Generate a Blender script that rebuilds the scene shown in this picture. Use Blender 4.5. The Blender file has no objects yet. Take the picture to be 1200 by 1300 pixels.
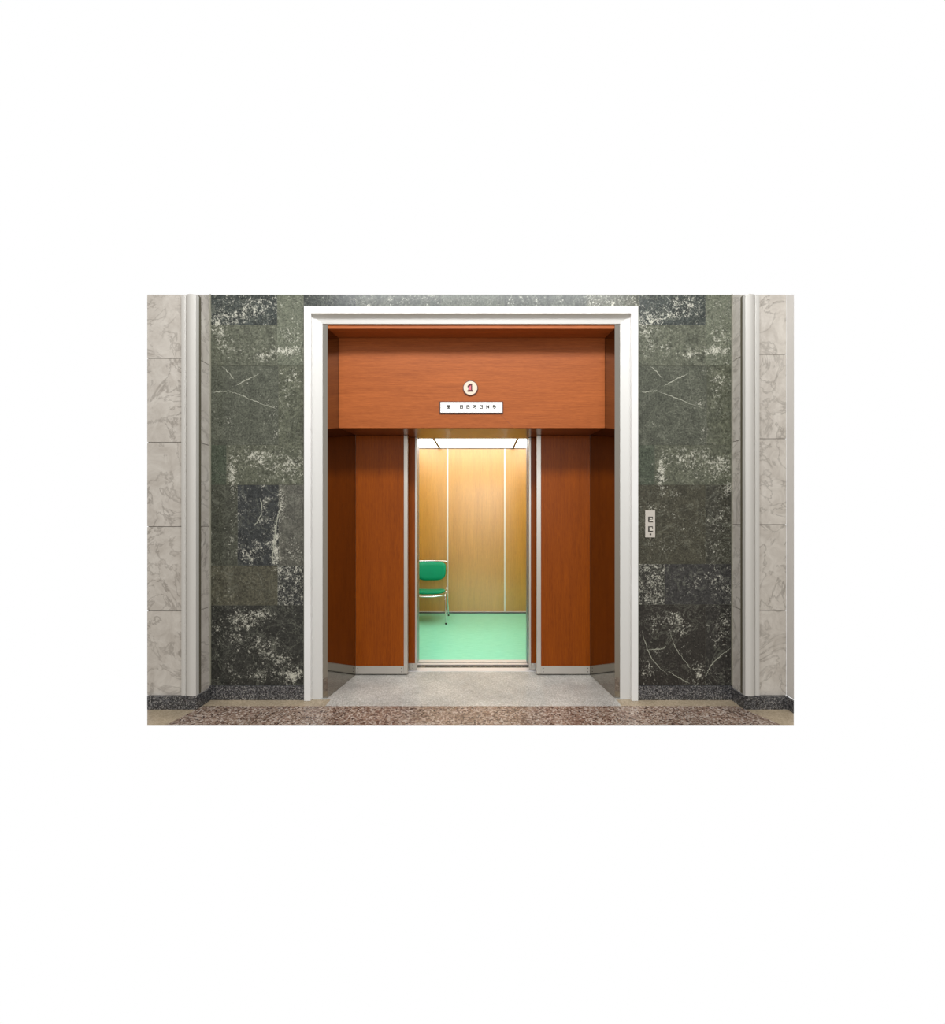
import bpy, bmesh, math, random
import numpy as np
from mathutils import Vector

sc = bpy.context.scene
COL = sc.collection
rnd = random.Random(7)

# ------------------------------------------------------------------ camera
D, H = 3.3, 1.43                 # camera distance to the marble wall (y = 0) and eye height
S0, X0, V0 = 161.6, 612.0, 657.0  # pixels per metre on the wall, principal point
cd = bpy.data.cameras.new('camera'); cam = bpy.data.objects.new('camera', cd); COL.objects.link(cam)
cam.location = (0, -D, H); cam.rotation_euler = (math.pi/2, 0, 0)
cd.sensor_fit = 'HORIZONTAL'; cd.sensor_width = 36; cd.lens = S0*D*36/1200
cd.shift_x = (600-X0)/1200; cd.shift_y = (V0-650)/1200
cd.clip_start = .05
sc.camera = cam

# measured pixel -> metres, for a surface standing at depth y
def X(px, y=0.0): return (px-X0)/S0*(D+y)/D
def Z(py, y=0.0): return H-(py-V0)/S0*(D+y)/D
def dep(py): return D*(231.0/(py-V0)-1)      # depth of a floor point

# ------------------------------------------------------------------ world: white beyond the hall, the dimmer lobby behind the viewer
w = bpy.data.worlds.new('world'); sc.world = w; w.use_nodes = True
nt = w.node_tree; nt.nodes.clear()
def N(nt, t, **k):
    n = nt.nodes.new(t)
    for a, b in k.items(): setattr(n, a, b)
    return n
tc = N(nt, 'ShaderNodeTexCoord'); sp = N(nt, 'ShaderNodeSeparateXYZ')
nt.links.new(tc.outputs['Generated'], sp.inputs[0])
m1 = N(nt, 'ShaderNodeMapRange'); m1.inputs[1].default_value = -.5; m1.inputs[2].default_value = .8
nt.links.new(sp.outputs[2], m1.inputs[0])
lob = N(nt, 'ShaderNodeMix', data_type='RGBA')
lob.inputs[6].default_value = (.36, .31, .25, 1); lob.inputs[7].default_value = (.86, .86, .86, 1)
nt.links.new(m1.outputs[0], lob.inputs[0])
m2 = N(nt, 'ShaderNodeMapRange'); m2.inputs[1].default_value = .03; m2.inputs[2].default_value = .22
nt.links.new(sp.outputs[1], m2.inputs[0])
mx = N(nt, 'ShaderNodeMix', data_type='RGBA'); mx.inputs[7].default_value = (1, 1, 1, 1)
ax = N(nt, 'ShaderNodeMath', operation='ABSOLUTE'); nt.links.new(sp.outputs[0], ax.inputs[0])
m3 = N(nt, 'ShaderNodeMapRange'); m3.inputs[1].default_value = .35; m3.inputs[2].default_value = .95; m3.inputs[3].default_value = 1.12; m3.inputs[4].default_value = .3
nt.links.new(ax.outputs[0], m3.inputs[0])                       # sideways dimming of the lobby, added to darken the pier returns
lob2 = N(nt, 'ShaderNodeVectorMath', operation='SCALE'); nt.links.new(lob.outputs[2], lob2.inputs[0]); nt.links.new(m3.outputs[0], lob2.inputs['Scale'])
nt.links.new(m2.outputs[0], mx.inputs[0]); nt.links.new(lob2.outputs[0], mx.inputs[6])
bg = N(nt, 'ShaderNodeBackground'); bg.inputs[1].default_value = 1.0
nt.links.new(mx.outputs[2], bg.inputs[0])
wo = N(nt, 'ShaderNodeOutputWorld'); nt.links.new(bg.outputs[0], wo.inputs[0])

# lobby ceiling lamp above the lift front
ld = bpy.data.lights.new('lobby_ceiling_lamp', 'AREA'); ld.shape = 'RECTANGLE'; ld.size = 3.6; ld.size_y = .5
ld.energy = 110; ld.color = (.96, .98, 1.0)
lo = bpy.data.objects.new('lobby_ceiling_lamp', ld); COL.objects.link(lo)
lo.location = (0, -1.7, 4.3); lo.rotation_euler = (math.radians(25), 0, 0)

# area light added far behind the viewer for glare on the car's back wall
wd = bpy.data.lights.new('car_wall_glare_light', 'AREA'); wd.shape = 'RECTANGLE'; wd.size = 1.8; wd.size_y = 1.6
wd.energy = 85; wd.color = (.93, .97, 1.0)
wob = bpy.data.objects.new('car_wall_glare_light', wd); COL.objects.link(wob)
wob.location = (.35, -9.5, 2.65); wob.rotation_euler = (math.radians(90), 0, 0)

vs = sc.view_settings
vs.view_transform = 'Standard'; vs.look = 'None'; vs.gamma = 1; vs.exposure = 0.0; vs.use_curve_mapping = False

# ------------------------------------------------------------------ helpers
def srgb(r, g, b):
    f = lambda c: ((c/255+.055)/1.055)**2.4 if c/255 > .04045 else c/255/12.92
    return (f(r), f(g), f(b), 1)

def mat(name, col, rough=.5, metal=0.0, coat=0.0, coat_rough=.1, spec=.5):
    m = bpy.data.materials.new(name); m.use_nodes = True
    b = m.node_tree.nodes['Principled BSDF']
    b.inputs['Base Color'].default_value = col; b.inputs['Roughness'].default_value = rough
    b.inputs['Metallic'].default_value = metal
    b.inputs['Coat Weight'].default_value = coat; b.inputs['Coat Roughness'].default_value = coat_rough
    b.inputs['Specular IOR Level'].default_value = spec
    return m

def ramp(nt, stops):
    r = N(nt, 'ShaderNodeValToRGB'); e = r.color_ramp.elements
    while len(e) < len(stops): e.new(.5)
    for k, (p, c) in enumerate(stops): e[k].position = p; e[k].color = c
    return r

def noise(nt, vec, scale, detail=4, rough=.55, dist=0.0):
    n = N(nt, 'ShaderNodeTexNoise'); n.inputs['Scale'].default_value = scale; n.inputs['Detail'].default_value = detail
    n.inputs['Roughness'].default_value = rough; n.inputs['Distortion'].default_value = dist
    nt.links.new(vec, n.inputs['Vector']); return n.outputs[0]

def mapping(nt, scale, coord='Object'):
    t = N(nt, 'ShaderNodeTexCoord'); p = N(nt, 'ShaderNodeMapping'); p.inputs['Scale'].default_value = scale
    nt.links.new(t.outputs[coord], p.inputs[0]); return p.outputs[0]

def math_(nt, op, a, b=None, clamp=False):
    n = N(nt, 'ShaderNodeMath', operation=op); n.use_clamp = clamp
    for k, v in enumerate((a, b)):
        if v is None: continue
        if isinstance(v, (int, float)): n.inputs[k].default_value = v
        else: nt.links.new(v, n.inputs[k])
    return n.outputs[0]

def mixc(nt, f, a, b, mode='MIX'):
    n = N(nt, 'ShaderNodeMix', data_type='RGBA', blend_type=mode)
    for k, v in ((0, f), (6, a), (7, b)):
        if isinstance(v, (int, float, tuple)): n.inputs[k].default_value = v
        else: nt.links.new(v, n.inputs[k])
    return n.outputs[2]

def wood(name, dark, light, grain, rough=.35, coat=.3, coat_rough=.2, fine=1.0, spec=.5):
    """grain = index of the axis the fibres run along"""
    m = mat(name, light, rough, coat=coat, coat_rough=coat_rough, spec=spec); t = m.node_tree
    s = [95*fine]*3; s[grain] = 3.0
    a = noise(t, mapping(t, s), 1.0, 5, .6, .15)
    s2 = [9*fine]*3; s2[grain] = .7
    b = noise(t, mapping(t, s2), 1.0, 3, .55, .3)
    s3 = [210]*3; s3[grain] = 16
    c = noise(t, mapping(t, s3), 1.0, 3, .6)
    v = math_(t, 'ADD', math_(t, 'MULTIPLY', a, .42), math_(t, 'ADD', math_(t, 'MULTIPLY', b, .22), math_(t, 'MULTIPLY', c, .36)))
    r = ramp(t, [(.36, dark), (.64, light)])
    t.links.new(v, r.inputs[0]); t.links.new(r.outputs[0], t.nodes['Principled BSDF'].inputs['Base Color'])
    return m

def new(): return bmesh.new()
def box(bm, x0, x1, y0, y1, z0, z1):
    v = [bm.verts.new(p) for p in ((x0,y0,z0),(x1,y0,z0),(x1,y1,z0),(x0,y1,z0),(x0,y0,z1),(x1,y0,z1),(x1,y1,z1),(x0,y1,z1))]
    for f in ((3,2,1,0),(4,5,6,7),(0,1,5,4),(1,2,6,5),(2,3,7,6),(3,0,4,7)): bm.faces.new([v[k] for k in f])
def prism(bm, pts, z0, z1, pts2=None):
    a = [bm.verts.new((x, y, z0)) for x, y in pts]; b = [bm.verts.new((x, y, z1)) for x, y in (pts2 or pts)]
    n = len(a)
    bm.faces.new(a[::-1]); bm.faces.new(b)
    for k in range(n): bm.faces.new((a[k], a[(k+1) % n], b[(k+1) % n], b[k]))
def front_poly(bm, pts, y0, y1):          # outline in x,z given depth from y0 (front) to y1
    a = [bm.verts.new((x, y0, z)) for x, z in pts]; b = [bm.verts.new((x, y1, z)) for x, z in pts]
    n = len(a); bm.faces.new(a); bm.faces.new(b[::-1])
    for k in range(n): bm.faces.new((a[k], b[k], b[(k+1) % n], a[(k+1) % n]))
def disc(bm, cx, cz, r, y0, y1, n=40):
    front_poly(bm, [(cx+r*math.cos(2*math.pi*k/n), cz+r*math.sin(2*math.pi*k/n)) for k in range(n)], y0, y1)
def tube(bm, pts, r, n=12):
    pts = [Vector(p) for p in pts]; rings = []; up = None
    for k, p in enumerate(pts):
        d = (pts[min(k+1, len(pts)-1)]-pts[max(k-1, 0)]).normalized()
        if up is None: up = d.orthogonal().normalized()
        up = (up-d*up.dot(d)).normalized(); s = d.cross(up)
        rings.append([bm.verts.new(p+r*(math.cos(2*math.pi*j/n)*up+math.sin(2*math.pi*j/n)*s)) for j in range(n)])
    for a, b in zip(rings, rings[1:]):
        for j in range(n): bm.faces.new((a[j], a[(j+1) % n], b[(j+1) % n], b[j]))
    bm.faces.new(rings[0][::-1]); bm.faces.new(rings[-1])
def smooth_path(pts, it=3):
    pts = [Vector(p) for p in pts]
    for _ in range(it):
        q = [pts[0]]
        for a, b in zip(pts, pts[1:]): q += [a*.75+b*.25, a*.25+b*.75]
        pts = q+[pts[-1]]
    return pts
def obj(name, bm, m, parent=None, smooth=False, bevel=0, seg=2):
    if bevel: bmesh.ops.bevel(bm, geom=bm.edges[:], offset=bevel, segments=seg, affect='EDGES', profile=.7)
    bmesh.ops.recalc_face_normals(bm, faces=bm.faces)
    me = bpy.data.meshes.new(name); bm.to_mesh(me); bm.free()
    for q in (m if isinstance(m, (list, tuple)) else [m]): me.materials.append(q)
    if smooth:
        for p in me.polygons: p.use_smooth = True
    o = bpy.data.objects.new(name, me); COL.objects.link(o)
    if parent:
        o.parent = parent
        base = parent.matrix_basis.translation if parent.parent is None else parent.parent.matrix_basis.translation
        me.transform(__import__('mathutils').Matrix.Translation(-base))
    return o
def thing(name, label, cat, loc, group=None):
    o = bpy.data.objects.new(name, None); COL.objects.link(o); o.location = loc; o.empty_display_size = .1
    return tag(o, label, cat, group)
def tag(o, label, cat, group=None):
    o['label'] = label; o['category'] = cat
    if group: o['group'] = group
    return o
def struct(o, label):
    o['kind'] = 'structure'; o['label'] = label; return o

# ------------------------------------------------------------------ materials
white_paint = mat('white_paint', (.80, .795, .775, 1), .45)
moulding_paint = mat('moulding_paint', (.60, .58, .54, 1), .4)
lining_paint = mat('lining_paint', (.70, .69, .66, 1), .45)
t = white_paint.node_tree
r_ = ramp(t, [(.3, (.84, .83, .80, 1)), (.7, (.90, .895, .88, 1))])
t.links.new(noise(t, mapping(t, (3, 3, 1)), 2.0, 4), r_.inputs[0]); t.links.new(r_.outputs[0], t.nodes['Principled BSDF'].inputs['Base Color'])
chrome = mat('chrome', (.75, .77, .78, 1), .12, 1)
alu = mat('brushed_aluminium', (.62, .59, .54, 1), .38, .85)
alu_bright = mat('aluminium_sill', (.86, .84, .84, 1), .4, .6)
dark_metal = mat('dark_metal', (.05, .052, .06, 1), .45, .6)
steel = mat('polished_steel', (.37, .35, .31, 1), .07, 1)
screw_mat = mat('screw_head', (.12, .11, .1, 1), .4, .8)
header_wood = wood('header_wood', srgb(142, 72, 30), srgb(182, 100, 48), 0, .42, .05, spec=.2)
door_wood = wood('door_wood', srgb(120, 52, 0), srgb(158, 76, 2), 2, .34, .0, .2, spec=.2)
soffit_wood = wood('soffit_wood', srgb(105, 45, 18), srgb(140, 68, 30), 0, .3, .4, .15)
car_wood = wood('car_wood', srgb(188, 133, 34), srgb(218, 163, 60), 2, .4, 1.0, .3, 1.0)
car_wood.node_tree.nodes['Principled BSDF'].inputs['Coat IOR'].default_value = 1.9
car_strip = mat('pale_joint_strip', (.85, .84, .78, 1), .4)
green_vinyl = mat('green_vinyl', srgb(0, 150, 106), .4, spec=.2)
black_rubber = mat('black_rubber', (.02, .02, .02, 1), .6)
plastic_white = mat('white_plastic', (.9, .9, .88, 1), .35)

def lino():
    m = mat('green_linoleum', srgb(120, 222, 165), .35, coat=.15); t = m.node_tree
    v = noise(t, mapping(t, (3, 30, 1)), 3.0, 5, .65)
    r = ramp(t, [(.35, srgb(126, 220, 182)), (.65, srgb(150, 236, 202))]); t.links.new(v, r.inputs[0])
    t.links.new(r.outputs[0], t.nodes['Principled BSDF'].inputs['Base Color']); return m
car_floor_mat = lino()

def speckled(name, cols, scale, rough=.4, big=None, spec=.5):
    m = mat(name, cols[0][1], rough, spec=spec); t = m.node_tree; vec = mapping(t, (1, 1, 1))
    vo = N(t, 'ShaderNodeTexVoronoi'); vo.inputs['Scale'].default_value = scale; t.links.new(vec, vo.inputs['Vector'])
    s = N(t, 'ShaderNodeSeparateColor'); t.links.new(vo.outputs['Color'], s.inputs[0])
    r = ramp(t, cols); r.color_ramp.interpolation = 'CONSTANT'; t.links.new(s.outputs[0], r.inputs[0])
    c = r.outputs[0]
    n = ramp(t, [(.3, (.72, .72, .72, 1)), (.7, (1.12, 1.1, 1.08, 1))]); t.links.new(noise(t, vec, big or 2.5, 4, .6), n.inputs[0])
    c = mixc(t, 1.0, c, n.outputs[0], 'MULTIPLY')
    t.links.new(c, t.nodes['Principled BSDF'].inputs['Base Color']); return m
granite = speckled('dark_granite', [(0, srgb(66, 66, 68)), (.35, srgb(106, 106, 108)), (.6, srgb(40, 40, 42)), (.85, srgb(150, 148, 145))], 170, .3)
terrazzo_red = speckled('brown_red_terrazzo', [(0, srgb(138, 116, 100)), (.25, srgb(166, 148, 134)), (.5, srgb(100, 80, 68)), (.65, srgb(188, 174, 162)), (.8, srgb(128, 102, 90)), (.92, srgb(66, 50, 44))], 85, .3)
terrazzo_pale = speckled('pale_terrazzo', [(0, srgb(184, 182, 175)), (.4, srgb(198, 196, 190)), (.7, srgb(168, 165, 157)), (.9, srgb(210, 208, 203))], 130, .3)
cream_stone = speckled('cream_stone', [(0, srgb(168, 152, 128)), (.5, srgb(180, 164, 140)), (.8, srgb(158, 142, 118))], 110, .4)

def grey_marble():
    m = mat('grey_marble', (.5, .48, .45, 1), .28); t = m.node_tree
    vec = mapping(t, (1, 1, 1))
    at = N(t, 'ShaderNodeAttribute', attribute_name='sd')
    cb = N(t, 'ShaderNodeCombineXYZ'); t.links.new(at.outputs['Fac'], cb.inputs[0]); t.links.new(at.outputs['Fac'], cb.inputs[2])
    ad = N(t, 'ShaderNodeVectorMath', operation='ADD'); t.links.new(vec, ad.inputs[0]); t.links.new(cb.outputs[0], ad.inputs[1]); v = ad.outputs[0]
    c = ramp(t, [(.3, srgb(180, 172, 162)), (.7, srgb(214, 208, 199))]); t.links.new(noise(t, v, 8, 9, .74, .8), c.inputs[0])
    n = noise(t, v, 3.2, 6, .6, 1.6)
    ridge = math_(t, 'SUBTRACT', 1.0, math_(t, 'MULTIPLY', math_(t, 'ABSOLUTE', math_(t, 'SUBTRACT', n, .5)), 34), True)
    mask = math_(t, 'MULTIPLY', ridge, math_(t, 'MULTIPLY', noise(t, v, 5, 3), .95))
    col = mixc(t, mask, c.outputs[0], srgb(120, 112, 103))
    t.links.new(col, t.nodes['Principled BSDF'].inputs['Base Color']); return m
pier_marble = grey_marble()
joint_dark = mat('dark_joint', srgb(110, 104, 96), .7)

def green_marble():
    m = mat('green_marble', (.07, .08, .06, 1), .26, spec=.4); t = m.node_tree
    vec = mapping(t, (1, 1, 1))
    at = N(t, 'ShaderNodeAttribute', attribute_name='sd')
    cb = N(t, 'ShaderNodeCombineXYZ')
    for k in (0, 1, 2): t.links.new(at.outputs['Fac'], cb.inputs[k])
    ad = N(t, 'ShaderNodeVectorMath', operation='ADD'); t.links.new(vec, ad.inputs[0]); t.links.new(cb.outputs[0], ad.inputs[1]); v = ad.outputs[0]
    tint = N(t, 'ShaderNodeAttribute', attribute_name='tint'); spk = N(t, 'ShaderNodeAttribute', attribute_name='spk')
    cloud = ramp(t, [(.3, (.45, .45, .45, 1)), (.7, (1.75, 1.72, 1.66, 1))]); t.links.new(noise(t, v, 14, 10, .84, .6), cloud.inputs[0])
    col = mixc(t, 1.0, tint.outputs['Color'], cloud.outputs[0], 'MULTIPLY')
    # speckle: crystals packed by the local density spk
    fine = ramp(t, [(.33, (.42, .42, .42, 1)), (.67, (1.75, 1.73, 1.7, 1))]); t.links.new(noise(t, v, 75, 4, .75), fine.inputs[0])
    col = mixc(t, 1.0, col, fine.outputs[0], 'MULTIPLY')
    n = noise(t, v, 75, 4, .8, .7)
    n2 = noise(t, v, 20, 4, .6, .5)
    dens = math_(t, 'ADD', math_(t, 'MULTIPLY', spk.outputs['Fac'], .27), math_(t, 'MULTIPLY', math_(t, 'SUBTRACT', n2, .5), .45))
    a = math_(t, 'ADD', n, math_(t, 'SUBTRACT', dens, .685))
    f = math_(t, 'MULTIPLY', math_(t, 'MULTIPLY', a, 10.0, True), .93)
    col = mixc(t, f, col, srgb(205, 203, 188))
    # hairline veins
    q = noise(t, v, 5, 6, .62, 1.5)
    ridge = math_(t, 'SUBTRACT', 1.0, math_(t, 'MULTIPLY', math_(t, 'ABSOLUTE', math_(t, 'SUBTRACT', q, .5)), 60), True)
    col = mixc(t, math_(t, 'MULTIPLY', ridge, math_(t, 'MULTIPLY', noise(t, v, 7, 2), .55)), col, srgb(150, 152, 136))
    t.links.new(col, t.nodes['Principled BSDF'].inputs['Base Color']); return m
wall_marble = green_marble()
vein_mat = mat('white_vein', srgb(165, 166, 150), .3)
grout = mat('pale_grout', srgb(104, 104, 90), .7)
plain_stone = mat('masonry', (.4, .39, .37, 1), .8)

# ------------------------------------------------------------------ where the built part of the hall ends
ZT = Z(374)                                      # wall top
YP = -.148                                       # pier front plane
XL0, XL1 = X(187, YP), X(232.3, YP)
XCL, XCR = X(267), X(929.7)                      # inner corners between piers and marble wall
XR0, XR1 = X(962.7, YP), X(998.3, YP)
ZTP = Z(374, YP)

# ------------------------------------------------------------------ wall_back: green marble slabs
def G(lst):
    def f(px, py):
        s = np.zeros_like(px)
        for (x, y, rx, ry, a) in lst: s = s+a*np.exp(-(((px-x)/rx)**2+((py-y)/ry)**2))
        return s
    return f
upper = [(275,418,16,12,.38),(283,436,9,16,.42),(300,444,8,8,.4),(310,398,22,6,.3),(330,386,22,8,.3),(285,404,22,7,.25),(332,452,12,6,.6),(362,446,22,5,.7),(372,428,14,14,.35),
         (372,480,14,16,.45),(365,510,10,20,.25),(345,515,8,12,.4),(290,535,14,10,.3),(350,550,6,20,.4),(315,480,20,4,.25),
         (295,602,6,22,.75),(330,585,30,12,.45),(370,592,16,14,.55),(345,605,30,10,.2),(325,575,20,8,.3)]
left_low = [(350,695,5,32,.85),(358,640,5,24,.75),(337,640,5,8,.6),(334,662,8,5,.55),(318,705,16,10,.5),(330,690,18,8,.3),(300,650,8,25,.3),(296,690,9,14,.35),(372,700,16,18,.35),
            (320,735,25,12,.12),(272,728,6,10,.4),(290,760,16,8,.25),
            (310,786,24,12,.62),(335,778,20,6,.5),(300,812,14,18,.35),(335,822,22,14,.5),(372,857,18,11,.85),(325,857,25,8,.5),(290,850,12,10,.2),(355,838,16,10,.4),(275,800,8,20,.3)]
right_low = [(855,628,15,6,.45),(926,622,8,10,.75),(915,662,20,22,.4),(830,644,14,5,.45),(860,655,25,10,.2),(870,672,12,5,.35),(850,692,25,10,.3),(905,700,18,12,.3),(825,690,12,14,.25),
             (905,735,18,9,.4),(925,748,10,8,.4),(880,740,14,8,.15),
             (830,792,8,16,.4),(856,786,18,10,.65),(868,800,14,8,.5),(918,790,12,18,.45),(912,812,8,6,.4),(887,854,9,14,.65),(822,850,10,12,.5),(838,826,10,6,.35),(920,856,12,5,.35),(868,826,8,10,.25)]
gl = G(upper+left_low); gr = G([(x+544, y, a, b, c) for x, y, a, b, c in upper]+right_low)
def rows(ox):
    return [(0,85,370,412.5,(54,59,57),.36),(85,118.5,370,464,(90,94,82),.22),(0,85,412.5,464.5,(82,85,74),.15),
            (0,86.5,464.5,565,(74,77,68),.05),(86.5,118.5,464,565,(78,81,69),.1),
            (0,20.5,565,615.5,(66,73,62),.05),(20.5,118.5,565,615.5,(81,84,72),.15)]
SL = rows(0)+[(0,34.5,615.5,718,(64,66,58),.1),(34.5,87,615.5,718,(50,53,54),.2),(87,118.5,615.5,718,(84,84,78),.15),
              (0,85.5,718,768.5,(74,73,62),.02),(85.5,118.5,718,768.5,(48,50,50),.55),(0,118.5,768.5,871,(46,47,44),.12)]
SR = rows(0)+[(0,85,615.5,716,(64,63,53),.08),(85,118.7,615.5,716,(58,58,51),.15),(0,33,716,767.5,(48,48,45),.6),(33,118.7,716,767.5,(54,54,54),.2),
              (0,85,767.5,871,(44,42,39),.12),(85,118.7,767.5,871,(46,45,43),.15)]
ST = [(385.5,452,370,388,(52,56,54),.25),(452,560,370,388,(58,62,56),.35),(560,640,370,388,(66,70,62),.15),(640,745,370,388,(58,62,56),.3),(745,811,370,388,(72,74,64),.5)]
V, F, tints, spks, sds, fm = [], [], [], [], [], []
def slab(x0, x1, z0, z1, tintc, base, gfun, sd, y=0.0, gap=.0009, step=.011):
    nx = max(2, int((x1-x0)/step)); nz = max(2, int((z1-z0)/step))
    xs = np.linspace(x0+gap, x1-gap, nx+1); zs = np.linspace(z0+gap, z1-gap, nz+1)
    gx, gz = np.meshgrid(xs, zs); px = X0+gx*S0; py = V0-(gz-H)*S0
    s = base+gfun(px, py); o = len(V)
    for a, b, c in zip(gx.ravel(), gz.ravel(), s.ravel()):
        V.append((float(a), y, float(b))); tints.append(tintc); spks.append(float(c)); sds.append(sd)
    for j in range(nz):
        for i in range(nx):
            k = o+j*(nx+1)+i; F.append((k, k+1, k+nx+2, k+nx+1)); fm.append(0)
def slabs(lst, ox, xlo, xhi, g, sd):
    for n, (u0, u1, y0, y1, c, b) in enumerate(lst):
        x0 = max(X(ox+u0), xlo); x1 = min(X(ox+u1), xhi)
        slab(x0, x1, max(Z(y1), .10), min(Z(y0), ZT), srgb(*c), b, g, sd+n*3.7)
XF0, XF1, ZF = X(386, -.03), X(810.5, -.03), Z(388.5, -.03)    # outer edge of the white portal frame
slabs(SL, 267, XCL, XF0+.03, gl, 1.3)
slabs(SR, 811, XF1-.03, XCR, gr, 1.3)
for n, (a, b, y0, y1, c, s) in enumerate(ST):
    slab(max(X(a), X(385.5)), min(X(b), X(811)), ZF-.03, ZT, srgb(*c), s, lambda px, py: np.zeros_like(px), 61+n*2.1)
def rawbox(x0, x1, y0, y1, z0, z1, mi):
    o = len(V)
    for p in ((x0,y0,z0),(x1,y0,z0),(x1,y1,z0),(x0,y1,z0),(x0,y0,z1),(x1,y0,z1),(x1,y1,z1),(x0,y1,z1)):
        V.append(p); tints.append((.1,.1,.1,1)); spks.append(0.); sds.append(0.)
    for f in ((3,2,1,0),(4,5,6,7),(0,1,5,4),(1,2,6,5),(2,3,7,6),(3,0,4,7)): F.append(tuple(o+k for k in f)); fm.append(mi)
rawbox(X(187, YP)+.01, XF0+.03, .0015, .15, 0, ZT, 1)
rawbox(XF1-.03, X(998)-.01, .0015, .15, 0, ZT, 1)
rawbox(XF0+.03, XF1-.03, .0015, .15, ZF-.03, ZT, 1)
def vein(pts, wpx=1.0):
    pts = smooth_path([(X(a), 0, Z(b)) for a, b in pts], 3)
    q = []
    for k, p in enumerate(pts):
        d = pts[min(k+1, len(pts)-1)]-pts[max(k-1, 0)]; n = Vector((-d.z, 0, d.x)).normalized()
        e = math.sin(math.pi*(k+.6)/(len(pts)+.2))
        h = wpx/S0*.5*max(.2, e)*rnd.uniform(.5, 1.3); c = p+n*rnd.uniform(-.004, .004)
        q.append((c+n*h, c-n*h))
    o = len(V)
    for a, b in q:
        for p in (a, b): V.append((p.x, -.0006, p.z)); tints.append((.1,.1,.1,1)); spks.append(0.); sds.append(0.)
    for k in range(len(q)-1): F.append((o+2*k, o+2*k+1, o+2*k+3, o+2*k+2)); fm.append(2)
for dx in (0, 544):
    vein([(282+dx,465),(290+dx,472),(297+dx,481)], 1.0); vein([(299+dx,490),(312+dx,483),(330+dx,474)], 1.1)
    vein([(271+dx,498),(281+dx,497),(292+dx,496)], 1.2); vein([(292+dx,497),(305+dx,501),(320+dx,508),(350+dx,519)], .9)
vein([(815,800),(820,818),(827,838),(848,857)], .9); vein([(848,852),(862,860),(876,868)], .9)
vein([(850,798),(855,818),(866,835),(878,850)], .8); vein([(928,823),(914,833),(902,845),(896,859)], 1.2)
vein([(820,825),(832,824),(841,824),(846,820)], 1.1)
vein([(357,640),(352,660),(348,690),(346,715)], 1.6); vein([(330,632),(334,645),(328,662),(322,668)], 1.2)
me = bpy.data.meshes.new('wall_back'); me.from_pydata(V, [], F)
for m in (wall_marble, grout, vein_mat): me.materials.append(m)
me.polygons.foreach_set('material_index', fm)
a = me.attributes.new('tint', 'FLOAT_COLOR', 'POINT'); a.data.foreach_set('color', np.array(tints, dtype=np.float32).ravel())
a = me.attributes.new('spk', 'FLOAT', 'POINT'); a.data.foreach_set('value', np.array(spks, dtype=np.float32))
a = me.attributes.new('sd', 'FLOAT', 'POINT'); a.data.foreach_set('value', np.array(sds, dtype=np.float32))
me.update()
o = bpy.data.objects.new('wall_back', me); COL.objects.link(o)
struct(o, 'dark green veined marble slab wall around the lift portal')

# ------------------------------------------------------------------ grey marble piers (front and inner return)
shadow_olive = mat('moulding_shadow', srgb(92, 86, 70), .6)
def pier(name, x0, x1, xc, seams, label):
    bm = new(); lay = bm.verts.layers.float.new('sd')
    zs = [.095]+[Z(s, YP) for s in seams[::-1]]+[ZTP]
    xa, xb = min(x0, xc), max(x1, xc)
    for k, (a, b) in enumerate(zip(zs, zs[1:])):
        n0 = len(bm.verts)
        box(bm, xa, xb, YP, 0, a+.0022, b-(.0022 if k < len(zs)-2 else 0))
        bm.verts.ensure_lookup_table()
        for v in bm.verts[n0:]:
            v[lay] = k*5.3+x0
            if v.co.z > ZTP-.001: v.co.z = Z(374, v.co.y)
    n0 = len(bm.faces)
    box(bm, xa+.004, xb-.004, YP+.006, -.002, .09, ZTP-.01)
    bm.faces.ensure_lookup_table()
    for f in bm.faces[n0:]: f.material_index = 1
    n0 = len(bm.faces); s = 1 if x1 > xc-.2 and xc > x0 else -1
    box(bm, min(xc-.001*s, xc+.0007*s), max(xc-.001*s, xc+.0007*s), YP+.0125, YP+.04, .1, ZTP)  # dark strip painted in as the moulding's side shadow on the return
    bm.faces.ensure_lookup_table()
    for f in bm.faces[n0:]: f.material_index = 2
    return struct(obj(name, bm, [pier_marble, joint_dark, shadow_olive]), label)
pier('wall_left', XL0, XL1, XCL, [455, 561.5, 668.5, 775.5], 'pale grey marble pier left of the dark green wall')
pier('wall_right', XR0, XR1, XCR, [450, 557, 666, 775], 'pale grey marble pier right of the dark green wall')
side_paint = mat('side_wall_paint', (.66, .63, .59, 1), .6)
# white side wall starting at the right pier
yb = D*(1/1.0725)-D
yb = -D+D*(XR1/((1008-X0)/S0))
bm = new(); prism(bm, [(XR1+.001, YP-.001), (XR1+.001, yb), (X(1008), 0)], .098, Z(374, yb), [(XR1+.001, YP-.001), (XR1+.001, yb), (X(1008), 0)])
for v in bm.verts:
    if v.co.z > 3: v.co.z = Z(374, v.co.y)
struct(obj('wall_side', bm, side_paint), 'white painted side wall at the far right of the hall')

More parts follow.
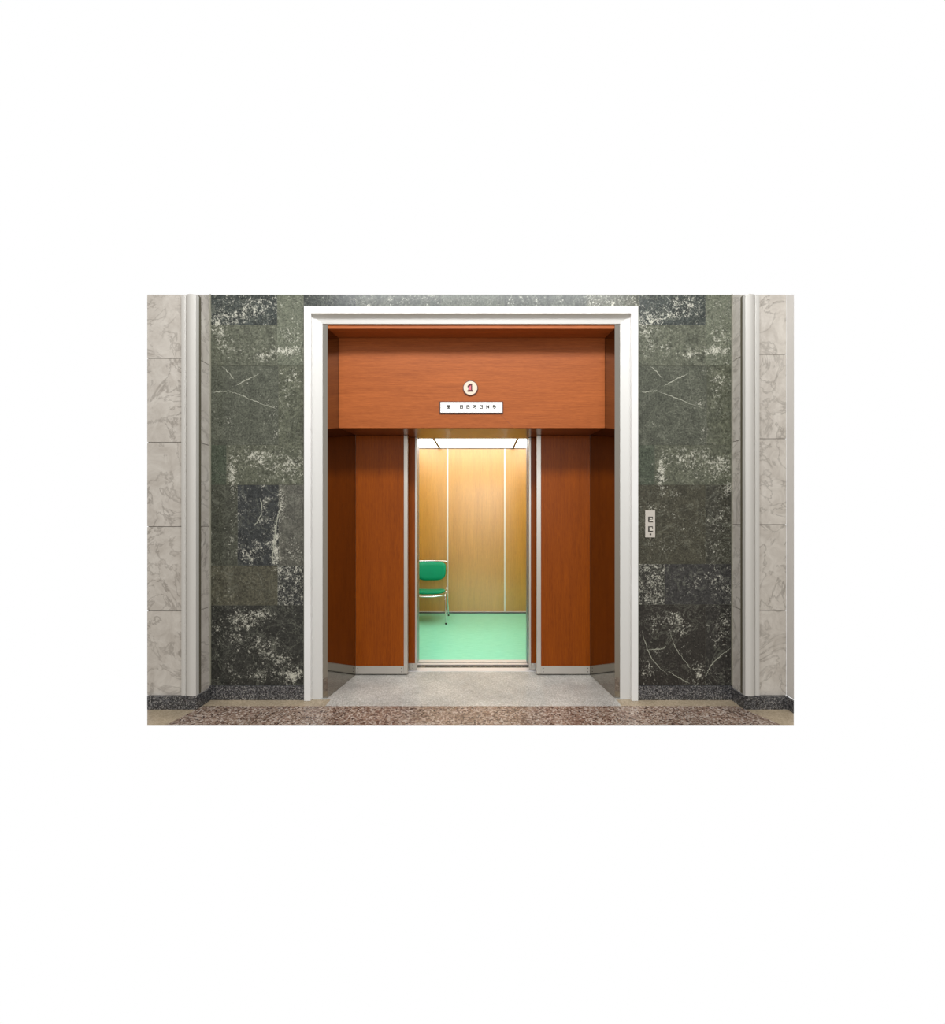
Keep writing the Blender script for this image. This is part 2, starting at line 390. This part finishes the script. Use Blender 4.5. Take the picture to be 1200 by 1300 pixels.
# white vertical mouldings on the pier corners
def moulding(name, xa, xb, sgn, label):
    # xa = edge next to the pier marble, xb = inner corner
    y = YP; W = xb-xa
    pts = [(xa, y-.0005), (xa, y-.016), (xa+.012*sgn, y-.018), (xa+.027*sgn, y-.018), (xa+.031*sgn, y-.014), (xa+.033*sgn, y-.006), (xa+.038*sgn, y-.006)]
    c0 = xa+.038*sgn; L = xb+.003*sgn-c0
    for k in range(11):
        u = k/10; pts.append((c0+L*u, y-.010-.022*math.sin(math.pi*(.12+.70*u))))
    pts += [(xb+.003*sgn, y+.012), (xb+.0005*sgn, y+.012), (xb+.0005*sgn, y-.0005)]
    bm = new(); prism(bm, pts, .101, Z(374, y-.02))
    return struct(obj(name, bm, moulding_paint), label)
moulding('trim_1', XL1, XCL, 1, 'white painted vertical moulding on the corner of the left pier')
moulding('trim_2', XR0, XCR, -1, 'white painted vertical moulding on the corner of the right pier')
# thin pale beads where the piers meet the dark wall
for nm, x, s, lb in (('trim_3', XCL, 1, 'thin pale bead between left pier and dark wall'), ('trim_4', XCR, -1, 'thin pale bead between right pier and dark wall')):
    bm = new(); box(bm, min(x+.0005*s, x+.008*s), max(x+.0005*s, x+.008*s), -.009, -.0012, .115, ZT)
    struct(obj(nm, bm, mat('pale_bead', srgb(150, 148, 132), .5)), lb)

# granite skirting
def skirt(name, pts, z1, label):
    bm = new(); prism(bm, pts, 0, z1); return struct(obj(name, bm, granite, bevel=.002), label)
yb2 = YP-.026
skirt('baseboard_left', [(X(187, yb2), yb2), (XCL+.012, yb2), (XCL+.012, -.014), (XCL, -.014), (XCL, YP-.002), (XL0, YP-.002)], .097, 'speckled dark granite skirting under the left pier')
skirt('baseboard_right', [(XR1-.001, YP-.002), (XCR, YP-.002), (XCR, -.014), (XCR-.012, -.014), (XCR-.012, yb2), (XR1-.001, yb2)], .097, 'speckled dark granite skirting under the right pier')
ys = -D+D*((XR1-.010)/((1008-X0)/S0))
skirt('baseboard_side', [(XR1-.010, yb2-.001), (XR1-.010, ys), (XR1+.001, yb-.0005), (XR1+.001, yb2-.001)], .094, 'speckled dark granite skirting under the white side wall')
skirt('baseboard_back_left', [(XCL, -.012), (XF0-.002, -.012), (XF0-.002, -.0012), (XCL, -.0012)], .110, 'speckled dark granite skirting left of the white portal frame')
skirt('baseboard_back_right', [(XF1+.002, -.012), (XCR, -.012), (XCR, -.0012), (XF1+.002, -.0012)], .110, 'speckled dark granite skirting right of the white portal frame')

# ------------------------------------------------------------------ floor
def floor_part(bm, pts, mi, z=0.0):
    f = bm.faces.new([bm.verts.new((x, y, z)) for x, y in pts]); f.material_index = mi
bm = new()
yf = dep(921.3); yt = dep(896.3); DD = .66
def FX(px, y): return X(px, y)
xl, xr = (187, 1008)
# the trimmed edge of the floor runs along the edge of the built part
P = lambda px, y: (X(px, y), y)
floor_part(bm, [P(258, yt), P(209, yf), P(995, yf), P(935, yt)], 1)                       # red-brown terrazzo field
floor_part(bm, [P(xl, yf), P(209, yf), P(258, yt), (X(258, yt), .0), (X(xl, -.02), 0), P(xl, -.02)], 2)
floor_part(bm, [P(995, yf), P(xr, yf), P(xr, -.02), (X(xr, -.02), 0), (X(935, yt), 0), P(935, yt)], 2)
floor_part(bm, [P(258, yt), P(413, yt), (X(413, yt), 0), (X(258, yt), 0)], 2)
floor_part(bm, [P(789, yt), P(935, yt), (X(935, yt), 0), (X(789, yt), 0)], 2)
floor_part(bm, [P(413, yt), P(789, yt), (X(789, yt), DD), (X(413, yt), DD)], 0)             # pale recess floor
floor_part(bm, [(X(413, yt), 0), (X(413, yt), DD), (X(300), DD), (X(300), 0)][::-1], 0)
floor_part(bm, [(X(789, yt), 0), (X(900), 0), (X(900), DD), (X(789, yt), DD)], 0)
bmesh.ops.remove_doubles(bm, verts=bm.verts, dist=.0005)
ex = bmesh.ops.extrude_face_region(bm, geom=bm.faces[:])
for v in [g for g in ex['geom'] if isinstance(g, bmesh.types.BMVert)]:
    v.co.z = -.04
    if v.co.y < -.3: v.co.y += .25
    v.co.x *= .9
o = struct(obj('floor', bm, [terrazzo_pale, terrazzo_red, cream_stone]), 'stone hall floor with red-brown terrazzo field and cream border')
for p in o.data.polygons:
    pass

# ------------------------------------------------------------------ white portal frame
XI0, XI1, ZI = X(394.3, -.03), X(802, -.03), Z(397, -.03)
fr = thing('portal_frame', 'large white painted frame around the lift recess', 'door frame', ((XF0+XF1)/2, -.03, 0))
bm = new()
front_poly(bm, [(XF0, .001), (XF0, ZF), (XF1, ZF), (XF1, .001), (XI1, .001), (XI1, ZI), (XI0, ZI), (XI0, .001)], -.03, -.0008)
obj('architrave', bm, white_paint, fr, bevel=.003)
bm = new()
A = [(XI0-.03, .001), (XI0-.03, ZI+.03), (XI1+.03, ZI+.03), (XI1+.03, .001)]
xj0, xj1, zj = X(409.7, .02), X(787.3, .02), Z(411.3, .02)
xk0, xk1, zk = X(396, 0), X(800.5, 0), Z(399.5, 0)
def strip_profile(outer, inner, y0, y1, yb):
    a = [bm.verts.new((x, y0, z)) for x, z in outer]; b = [bm.verts.new((x, y1, z)) for x, z in inner]
    c = [bm.verts.new((x, yb, z)) for x, z in inner]; d = [bm.verts.new((x, yb, z)) for x, z in outer]
    for k in range(3):
        for p, q in ((a, b), (b, c), (c, d), (d, a)): bm.faces.new((p[k], p[k+1], q[k+1], q[k]))
    for k in (0, 3): bm.faces.new((a[k], b[k], c[k], d[k]))
strip_profile([(xk0, .001), (xk0, zk), (xk1, zk), (xk1, .001)], [(xj0, .001), (xj0, zj), (xj1, zj), (xj1, .001)], .0005, .016, .06)
obj('inner_lining', bm, lining_paint, fr)

# ------------------------------------------------------------------ polished steel reveals of the recess
YH, YD = .203, .51
def reveal(name, xs, xm, xd, label):
    s = 1 if xd > xs else -1
    bm = new()
    prism(bm, [(xs, .024), (xm, .028), (xd, YD-.002), (xd-.03*s, YD-.002), (xm-.03*s, .062), (xs, .0615)], .002, Z(411.8, .03))
    return tag(obj(name, bm, steel), label, 'wall panel')
xmL, xdL = X(416, .03), X(451.5, YD); xmR, xdR = X(780.5, .03), X(749.3, YD)
reveal('reveal_panel', xj0-.001, xmL, xdL, 'dark polished metal panel lining the left side of the lift recess')
reveal('reveal_panel', xj1+.001, xmR, xdR, 'dark polished metal panel lining the right side of the lift recess')
def rx(y, side):     # x of the reveal face at depth y
    a, b = (xmL, xdL) if side == 0 else (xmR, xdR)
    return a+(b-a)*(y-.028)/(YD-.002-.028)

# ------------------------------------------------------------------ wooden header
ZHB, ZHT = Z(543.3, YH), Z(430, YH)
hd = thing('header_panel', 'wide reddish-brown wooden panel above the lift doorway', 'panel', (-.09, YH, ZHB))
bm = new(); prism(bm, [(rx(YH,0)+.001, YH), (rx(YH,1)-.001, YH), (rx(YH+.03,1)-.001, YH+.03), (rx(YH+.03,0)+.001, YH+.03)], ZHB, ZHT+.03)
hb = obj('front_board', bm, header_wood, hd, bevel=.0015)
bm = new(); prism(bm, [(rx(YH+.031,0)+.001, YH+.031), (rx(YH+.031,1)-.001, YH+.031), (rx(YD-.003,1)-.001, YD-.003), (rx(YD-.003,0)+.001, YD-.003)], ZHB+.001, ZHB+.04)
box(bm, xdL+.002, xdR-.002, YD-.003, .66, ZHB+.001, ZHB+.04)
obj('soffit_board', bm, soffit_wood, hd)
bm = new(); prism(bm, [(rx(.03,0)+.001, .03), (rx(.03,1)-.001, .03), (rx(YH-.002,1)-.001, YH-.002), (rx(YH-.002,0)+.001, YH-.002)], Z(417.3, .03), Z(412, .03))
obj('top_board', bm, header_wood, hd)
# hairline scratch below the indicator
bm = new()
for (a, b), (c, d) in zip([(636,527),(640,531),(644,535)], [(640,531),(644,535),(651,541)]):
    x0, z0, x1, z1 = X(a, YH), Z(b, YH), X(c, YH), Z(d, YH)
    front_poly(bm, [(x0, z0-.0012), (x1, z1-.0012), (x1, z1+.0012), (x0, z0+.0012)], YH-.0006, YH+.001)
obj('scratch', bm, mat('scratch_brown', srgb(120, 56, 28), .5), hd)

# round sign with the floor number
yq = YH-.001
sg = thing('floor_number_sign', 'round white sign with a red figure 1 on the wooden header', 'sign', (X(597.5, YH), yq, Z(493, YH)))
cx, cz, k_ = X(597.4, YH), Z(493, YH), 1/(S0*.942)
bm = new(); disc(bm, cx, cz, 9.6*k_, yq-.006, yq); obj('rim', bm, mat('sign_rim', srgb(90, 50, 40), .5), sg)
bm = new(); disc(bm, cx, cz, 8.6*k_, yq-.010, yq-.006); obj('face', bm, mat('sign_face', srgb(226, 208, 188), .4), sg)
one = [(-3.8,-4.6),(3.2,-4.6),(3.2,-3.0),(2.2,-3.0),(2.2,5.4),(-.6,5.4),(-3.6,2.6),(-3.6,1.0),(-2.6,1.0),(-2.6,-3.0),(-3.8,-3.0)]
bm = new(); front_poly(bm, [(cx+a*k_, cz+b*k_) for a, b in one], yq-.0125, yq-.010); obj('numeral', bm, mat('numeral_maroon', srgb(82, 22, 30), .5), sg)
inn = [(-1.4,-2.6),(.6,-2.6),(.6,3.2),(-1.4,1.4)]
bm = new(); front_poly(bm, [(cx+a*k_, cz+b*k_) for a, b in inn], yq-.0135, yq-.0125); obj('numeral_inlay', bm, mat('numeral_pink', srgb(236, 110, 130), .5), sg)

# floor indicator strip
pi = thing('floor_indicator', 'long white indicator plate with a row of small dark marks on the header', 'sign', (X(598.7, YH), yq, Z(517.3, YH)))
bm = new(); box(bm, X(558.2, YH), X(638.8, YH), yq-.008, yq, Z(525.0, YH), Z(510.0, YH)); obj('backing', bm, mat('backing_brown', srgb(84, 48, 34), .5), pi)
pm = mat('lit_white_plate', (.92, .92, .9, 1), .35)
pm.node_tree.nodes['Principled BSDF'].inputs['Emission Color'].default_value = (1, 1, .98, 1); pm.node_tree.nodes['Principled BSDF'].inputs['Emission Strength'].default_value = .25
bm = new(); box(bm, X(559.6, YH), X(637.8, YH), yq-.014, yq-.008, Z(524.2, YH), Z(511.2, YH)); obj('plate', bm, pm, pi, bevel=.001)
marks = [(569.8, ['1111','1111','1111','0110','1111']), (586, ['1111','1001','1111','1001','1111']), (594.4, ['1110','1011','1111','1001','1111']),
         (602.8, ['1111','1110','0111','1101','0010']), (611.1, ['1111','1101','0011','1001','1111']), (619.3, ['1101','1011','1111','1011','1001']), (627.6, ['1110','1111','1111','1011','0110'])]
mk = mat('mark_dark', srgb(58, 54, 44), .5)
for px, rows_ in marks:
    bm = new()
    for j, r in enumerate(rows_):
        for i, c in enumerate(r):
            if c == '1':
                a, b = px-2.1+i*1.05, 514.8+j*.95
                box(bm, X(a, YH), X(a+1.05, YH), yq-.0148, yq-.014, Z(b+.95, YH), Z(b, YH))
    obj('mark', bm, mk, pi)

# ------------------------------------------------------------------ lift doors: fixed side panels and the open sliding leaves
def screws(bm, pts, y):
    for x, z in pts: disc(bm, x, z, .0042, y-.0015, y, 10)
def door(name, label, cat, x_in, x_strip, x_out, y, kick, ytop, thick=.04):
    s = 1 if x_out > x_in else -1      # x_in = edge at the doorway
    d = thing(name, label, cat, ((x_in+x_out)/2, y, 0))
    lo, hi = sorted((x_strip, x_out)); z0 = .012
    bm = new(); box(bm, lo, hi, y, y+thick, kick, ytop); obj('panel', bm, door_wood, d, bevel=.001)
    lo2, hi2 = sorted((x_in, x_strip-.0005*s)); bm = new(); box(bm, lo2, hi2, y-.003, y+thick, z0, ytop); obj('edge_strip', bm, alu, d, bevel=.002)
    lo3 = min(x_strip+.0005*s, x_out); hi3 = max(x_strip+.0005*s, x_out)
    bm = new(); box(bm, lo3, hi3, y-.004, y+thick, z0, kick-.001); kp = obj('kick_plate', bm, alu, d, bevel=.002)
    zc = (z0+kick)/2
    for x in ((lo3+.02, hi3-.02) if hi3-lo3 > .15 else ((lo3+hi3)/2,)):
        for dz in (-.016, .016):
            bm = new(); screws(bm, [(x, zc+dz)], y-.0041); obj('screw', bm, screw_mat, kp)
    return d
ZDT = ZHB-.001
kz = Z(845.3, YD)
door('door_side_panel', 'wide brown wooden side panel with metal kick plate left of the doorway', 'door panel', X(517.5, YD), X(512.8, YD), xdL+.001, YD, kz, ZDT)
door('door_side_panel', 'wide brown wooden side panel with metal kick plate right of the doorway', 'door panel', X(681.5, YD), X(687, YD), xdR-.001, YD, kz, ZDT)
YS = .62
door('sliding_door', 'narrow visible edge of the open wooden sliding door left of the doorway', 'door', X(529.3, YS), X(527.0, YS), X(505, YS), YS, Z(842, YS), ZDT, .035)
door('sliding_door', 'narrow visible edge of the open wooden sliding door right of the doorway', 'door', X(671.8, YS), X(674.2, YS), X(694, YS), YS, Z(842, YS), ZDT, .035)

# shaft wall behind the doors
bm = new()
XO0, XO1 = -.665, .485
front_poly(bm, [(-1.9, 0.0), (-1.9, 3.3), (1.75, 3.3), (1.75, 0.0), (XO1, 0.0), (XO1, 2.22), (XO0, 2.22), (XO0, 0.0)], .665, .70)
struct(obj('wall_shaft', bm, plain_stone), 'lift shaft wall behind the doors')

groove_mat = speckled('worn_dark_groove', [(0, srgb(70, 66, 60)), (.5, srgb(40, 38, 36)), (.8, srgb(120, 112, 100))], 60, .6)
# door sills
bm = new(); box(bm, X(514.5, .60), X(684.5, .60), dep(852.4), dep(848), -.02, .004); 
ls = tag(obj('landing_sill', bm, alu_bright), 'bright metal threshold strip on the floor in front of the car', 'sill')
bm = new(); box(bm, XO0+.004, XO1-.004, dep(847.95), dep(844.2)-.002, -.02, .001); obj('groove', bm, groove_mat, ls)

# ------------------------------------------------------------------ lift car
YC0, YC1 = dep(844.2), 3.0
CX0, CX1, ZC = -1.12, .94, Z(568.8, YC1)
car = thing('lift_car', 'brightly lit lift car with golden wooden walls and mint green floor', 'elevator', (-.09, (YC0+YC1)/2, 0))
yfl = dep(838)
bm = new(); box(bm, CX0, CX1, yfl, YC1, -.05, 0.002); obj('car_floor', bm, car_floor_mat, car)
bm = new(); box(bm, -.64, .46, YC0, dep(842.0), -.05, .004);  box(bm, -.64, .46, dep(841), yfl-.001, -.05, .004)
obj('car_sill', bm, alu_bright, car)
bm = new(); box(bm, -.64, .46, dep(842.0)+.001, dep(841)-.001, -.05, .0); obj('sill_groove', bm, groove_mat, car)
xj = [X(568.3, YC1), X(641, YC1)]
zb = Z(776, YC1)
for a, b in ((CX0, xj[0]-.012), (xj[0]+.012, xj[1]-.012), (xj[1]+.012, CX1)):
    bm = new(); box(bm, a, b, YC1, YC1+.03, zb, ZC); obj('back_panel', bm, car_wood, car, bevel=.001)
for x in xj:
    bm = new(); box(bm, x-.0115, x+.0115, YC1-.004, YC1+.02, zb, ZC); obj('joint_strip', bm, car_strip, car)
bm = new(); box(bm, CX0, CX1, YC1-.008, YC1+.03, .012, zb-.0005); obj('skirting_strip', bm, car_strip, car)
bm = new(); box(bm, CX0, CX1, YC1-.045, YC1+.03, .0022, .0115); obj('plinth', bm, dark_metal, car)
bm = new(); box(bm, CX0-.03, CX0, YC0+.1, YC1+.03, 0, ZC); obj('side_wall', bm, car_wood, car)
bm = new(); box(bm, CX1, CX1+.03, YC0+.1, YC1+.03, 0, ZC); obj('side_wall', bm, car_wood, car)
for a, b in ((CX0-.03, -.628), (.441, CX1+.03)):
    bm = new(); box(bm, a, b, .79, .905, .005, 2.217); obj('front_return', bm, mat('brushed_steel', (.30, .32, .36, 1), .35, .9), car, bevel=.002)
bm = new(); box(bm, CX0-.03, CX1+.03, .79, .905, 2.218, ZC); obj('front_transom', bm, mat('transom_grey', (.5, .5, .5, 1), .4, .5), car)
bm = new(); box(bm, CX0-.03, CX1+.03, .79, YC1+.03, ZC+.012, ZC+.04); obj('ceiling', bm, mat('ceiling_frame', (.12, .12, .12, 1), .6), car)
lm = mat('light_diffuser', (.9, .9, .9, 1), .5)
b_ = lm.node_tree.nodes['Principled BSDF']; b_.inputs['Emission Color'].default_value = (.96, .99, 1.0, 1); b_.inputs['Emission Strength'].default_value = 3.2
xd = [-.637, .469]
for x in xd:
    bm = new(); box(bm, x-.014, x+.014, .91, YC1-.012, ZC-.006, ZC+.011); obj('light_divider', bm, dark_metal, car)
bm = new(); box(bm, CX0, CX1, YC1-.0118, YC1-.0005, ZC-.008, ZC+.011); obj('ceiling_trim', bm, dark_metal, car)
for a, b in ((CX0, xd[0]-.0145), (xd[0]+.0145, xd[1]-.0145), (xd[1]+.0145, CX1)):
    bm = new(); box(bm, a, b, .91, YC1-.012, ZC, ZC+.011); obj('light_diffuser', bm, lm, car)

# ------------------------------------------------------------------ green chair
cx, yF, yR = -.735, 2.31, 2.80
hw = .232
ch = thing('stacking_chair', 'green vinyl chair with chrome tube frame standing in the lift car', 'chair', (cx, 2.55, .002))
zf = .003
def loft(bm, layers):
    rings = [[bm.verts.new(p) for p in L] for L in layers]; n = len(rings[0])
    for a, b in zip(rings, rings[1:]):
        for j in range(n): bm.faces.new((a[j], a[(j+1) % n], b[(j+1) % n], b[j]))
    bm.faces.new(rings[0][::-1]); bm.faces.new(rings[-1])
def seat_ring(inset, z):
    out = []; n = 48
    for k in range(n):
        t_ = 2*math.pi*k/n; c, s = math.cos(t_), math.sin(t_)
        e = .55 if s < 0 else .35
        x = (hw-.012-inset)*math.copysign(abs(c)**e, c); y = (.215-inset)*math.copysign(abs(s)**(.75 if s < 0 else .4), s)
        yy = 2.515+y; tilt = -.045*(y)/.215*.35
        sag = -.012*(1-(x/hw)**2)
        out.append((cx+x, yy, z+tilt+sag*(1 if z > .405 else .6)))
    return out
bm = new(); loft(bm, [seat_ring(.03, .392), seat_ring(.006, .396), seat_ring(0, .408), seat_ring(.004, .424), seat_ring(.02, .434), seat_ring(.06, .438), seat_ring(.14, .438)])
obj('seat', bm, green_vinyl, ch, smooth=True)
def back_ring(inset, dy):
    out = []; n = 56
    for k in range(n):
        t_ = 2*math.pi*k/n; c, s = math.cos(t_), math.sin(t_)
        x = (hw-.016-inset)*math.copysign(abs(c)**(.4 if s > 0 else .55), c)
        z = .655+(.128-inset)*math.copysign(abs(s)**(.42 if s > 0 else .8), s)
        if s > 0: z = .655+(.131-inset)*abs(s)**.36
        y = 2.735+.045*((z-.65)/.13)+.035*(1-(x/hw)**2)+dy
        out.append((cx+x, y, z))
    return out
bm = new(); loft(bm, [back_ring(.10, -.030), back_ring(.05, -.030), back_ring(.014, -.026), back_ring(.003, -.016), back_ring(0, -.004), back_ring(.004, .008), back_ring(.02, .012)])
obj('backrest', bm, green_vinyl, ch, smooth=True)
rT = .0095
# seat rail: horseshoe under the seat
bm = new()
pts = [(cx-hw, 2.73, .385), (cx-hw, 2.40, .388), (cx-hw+.01, 2.315, .388), (cx-.10, 2.285, .375), (cx+.10, 2.285, .375), (cx+hw-.01, 2.315, .388), (cx+hw, 2.40, .388), (cx+hw, 2.73, .385)]
tube(bm, smooth_path(pts, 3), rT); obj('seat_rail', bm, chrome, ch, smooth=True)
for s in (-1, 1):
    bm = new(); tube(bm, smooth_path([(cx+s*(hw+.004), 2.42, .395), (cx+s*(hw+.006), 2.345, .390), (cx+s*(hw+.012), 2.325, .3), (cx+s*(hw+.022), yF, zf+.014)], 3), rT)
    l = obj('front_leg', bm, chrome, ch, smooth=True)
    bm = new(); tube(bm, [(cx+s*(hw+.0235), yF-.001, zf), (cx+s*(hw+.022), yF, zf+.02)], .013); obj('rubber_foot', bm, black_rubber, l, smooth=True)
    bm = new(); tube(bm, smooth_path([(cx+s*(hw+.002), 2.56, .39), (cx+s*(hw+.006), 2.64, .38), (cx+s*(hw+.010), 2.70, .28), (cx+s*(hw+.018), yR, zf+.014)], 3), rT)
    l = obj('rear_leg', bm, chrome, ch, smooth=True)
    bm = new(); tube(bm, [(cx+s*(hw+.0185), yR+.002, zf), (cx+s*(hw+.018), yR, zf+.02)], .013); obj('rubber_foot', bm, black_rubber, l, smooth=True)
bm = new()
q = [(cx-hw, 2.60, .388), (cx-hw, 2.70, .40), (cx-hw, 2.73, .52), (cx-hw, 2.782, .74), (cx-hw+.005, 2.79, .795), (cx-hw+.06, 2.80, .797), (cx, 2.82, .797),
     (cx+hw-.06, 2.80, .797), (cx+hw-.005, 2.79, .795), (cx+hw, 2.782, .74), (cx+hw, 2.73, .52), (cx+hw, 2.70, .40), (cx+hw, 2.60, .388)]
tube(bm, smooth_path(q, 3), rT); obj('back_frame', bm, chrome, ch, smooth=True)

# ------------------------------------------------------------------ call button panel on the marble
cp = thing('call_button_panel', 'small pale metal call plate with two buttons on the marble right of the portal', 'button panel', (X(825), -.0015, Z(665)))
bm = new(); box(bm, X(818.8), X(831.2), -.012, -.0015, Z(682.2), Z(648)); obj('plate', bm, mat('call_plate', srgb(205, 198, 188), .4, .15), cp, bevel=.0015)
ring = mat('button_ring', srgb(40, 36, 30), .5); cap = mat('button_cap', srgb(214, 208, 196), .4)
for py in (659.3, 671.5):
    x0, x1, z0, z1 = X(822.3), X(828.1), Z(py+3.4), Z(py-3.4)
    bm = new(); box(bm, x0, x1, -.0145, -.012, z0, z1); b = obj('button', bm, ring, cp, bevel=.0008)
    bm = new(); box(bm, X(823.7), X(828.3), -.019, -.0145, Z(py+2.2), Z(py+.25)); box(bm, X(823.7), X(827.0), -.019, -.0145, Z(py-.35), Z(py-2.2)); obj('button_cap', bm, cap, b)
bm = new(); disc(bm, X(825.2), Z(678.2), .007, -.0135, -.012, 16); obj('keyhole', bm, ring, cp)
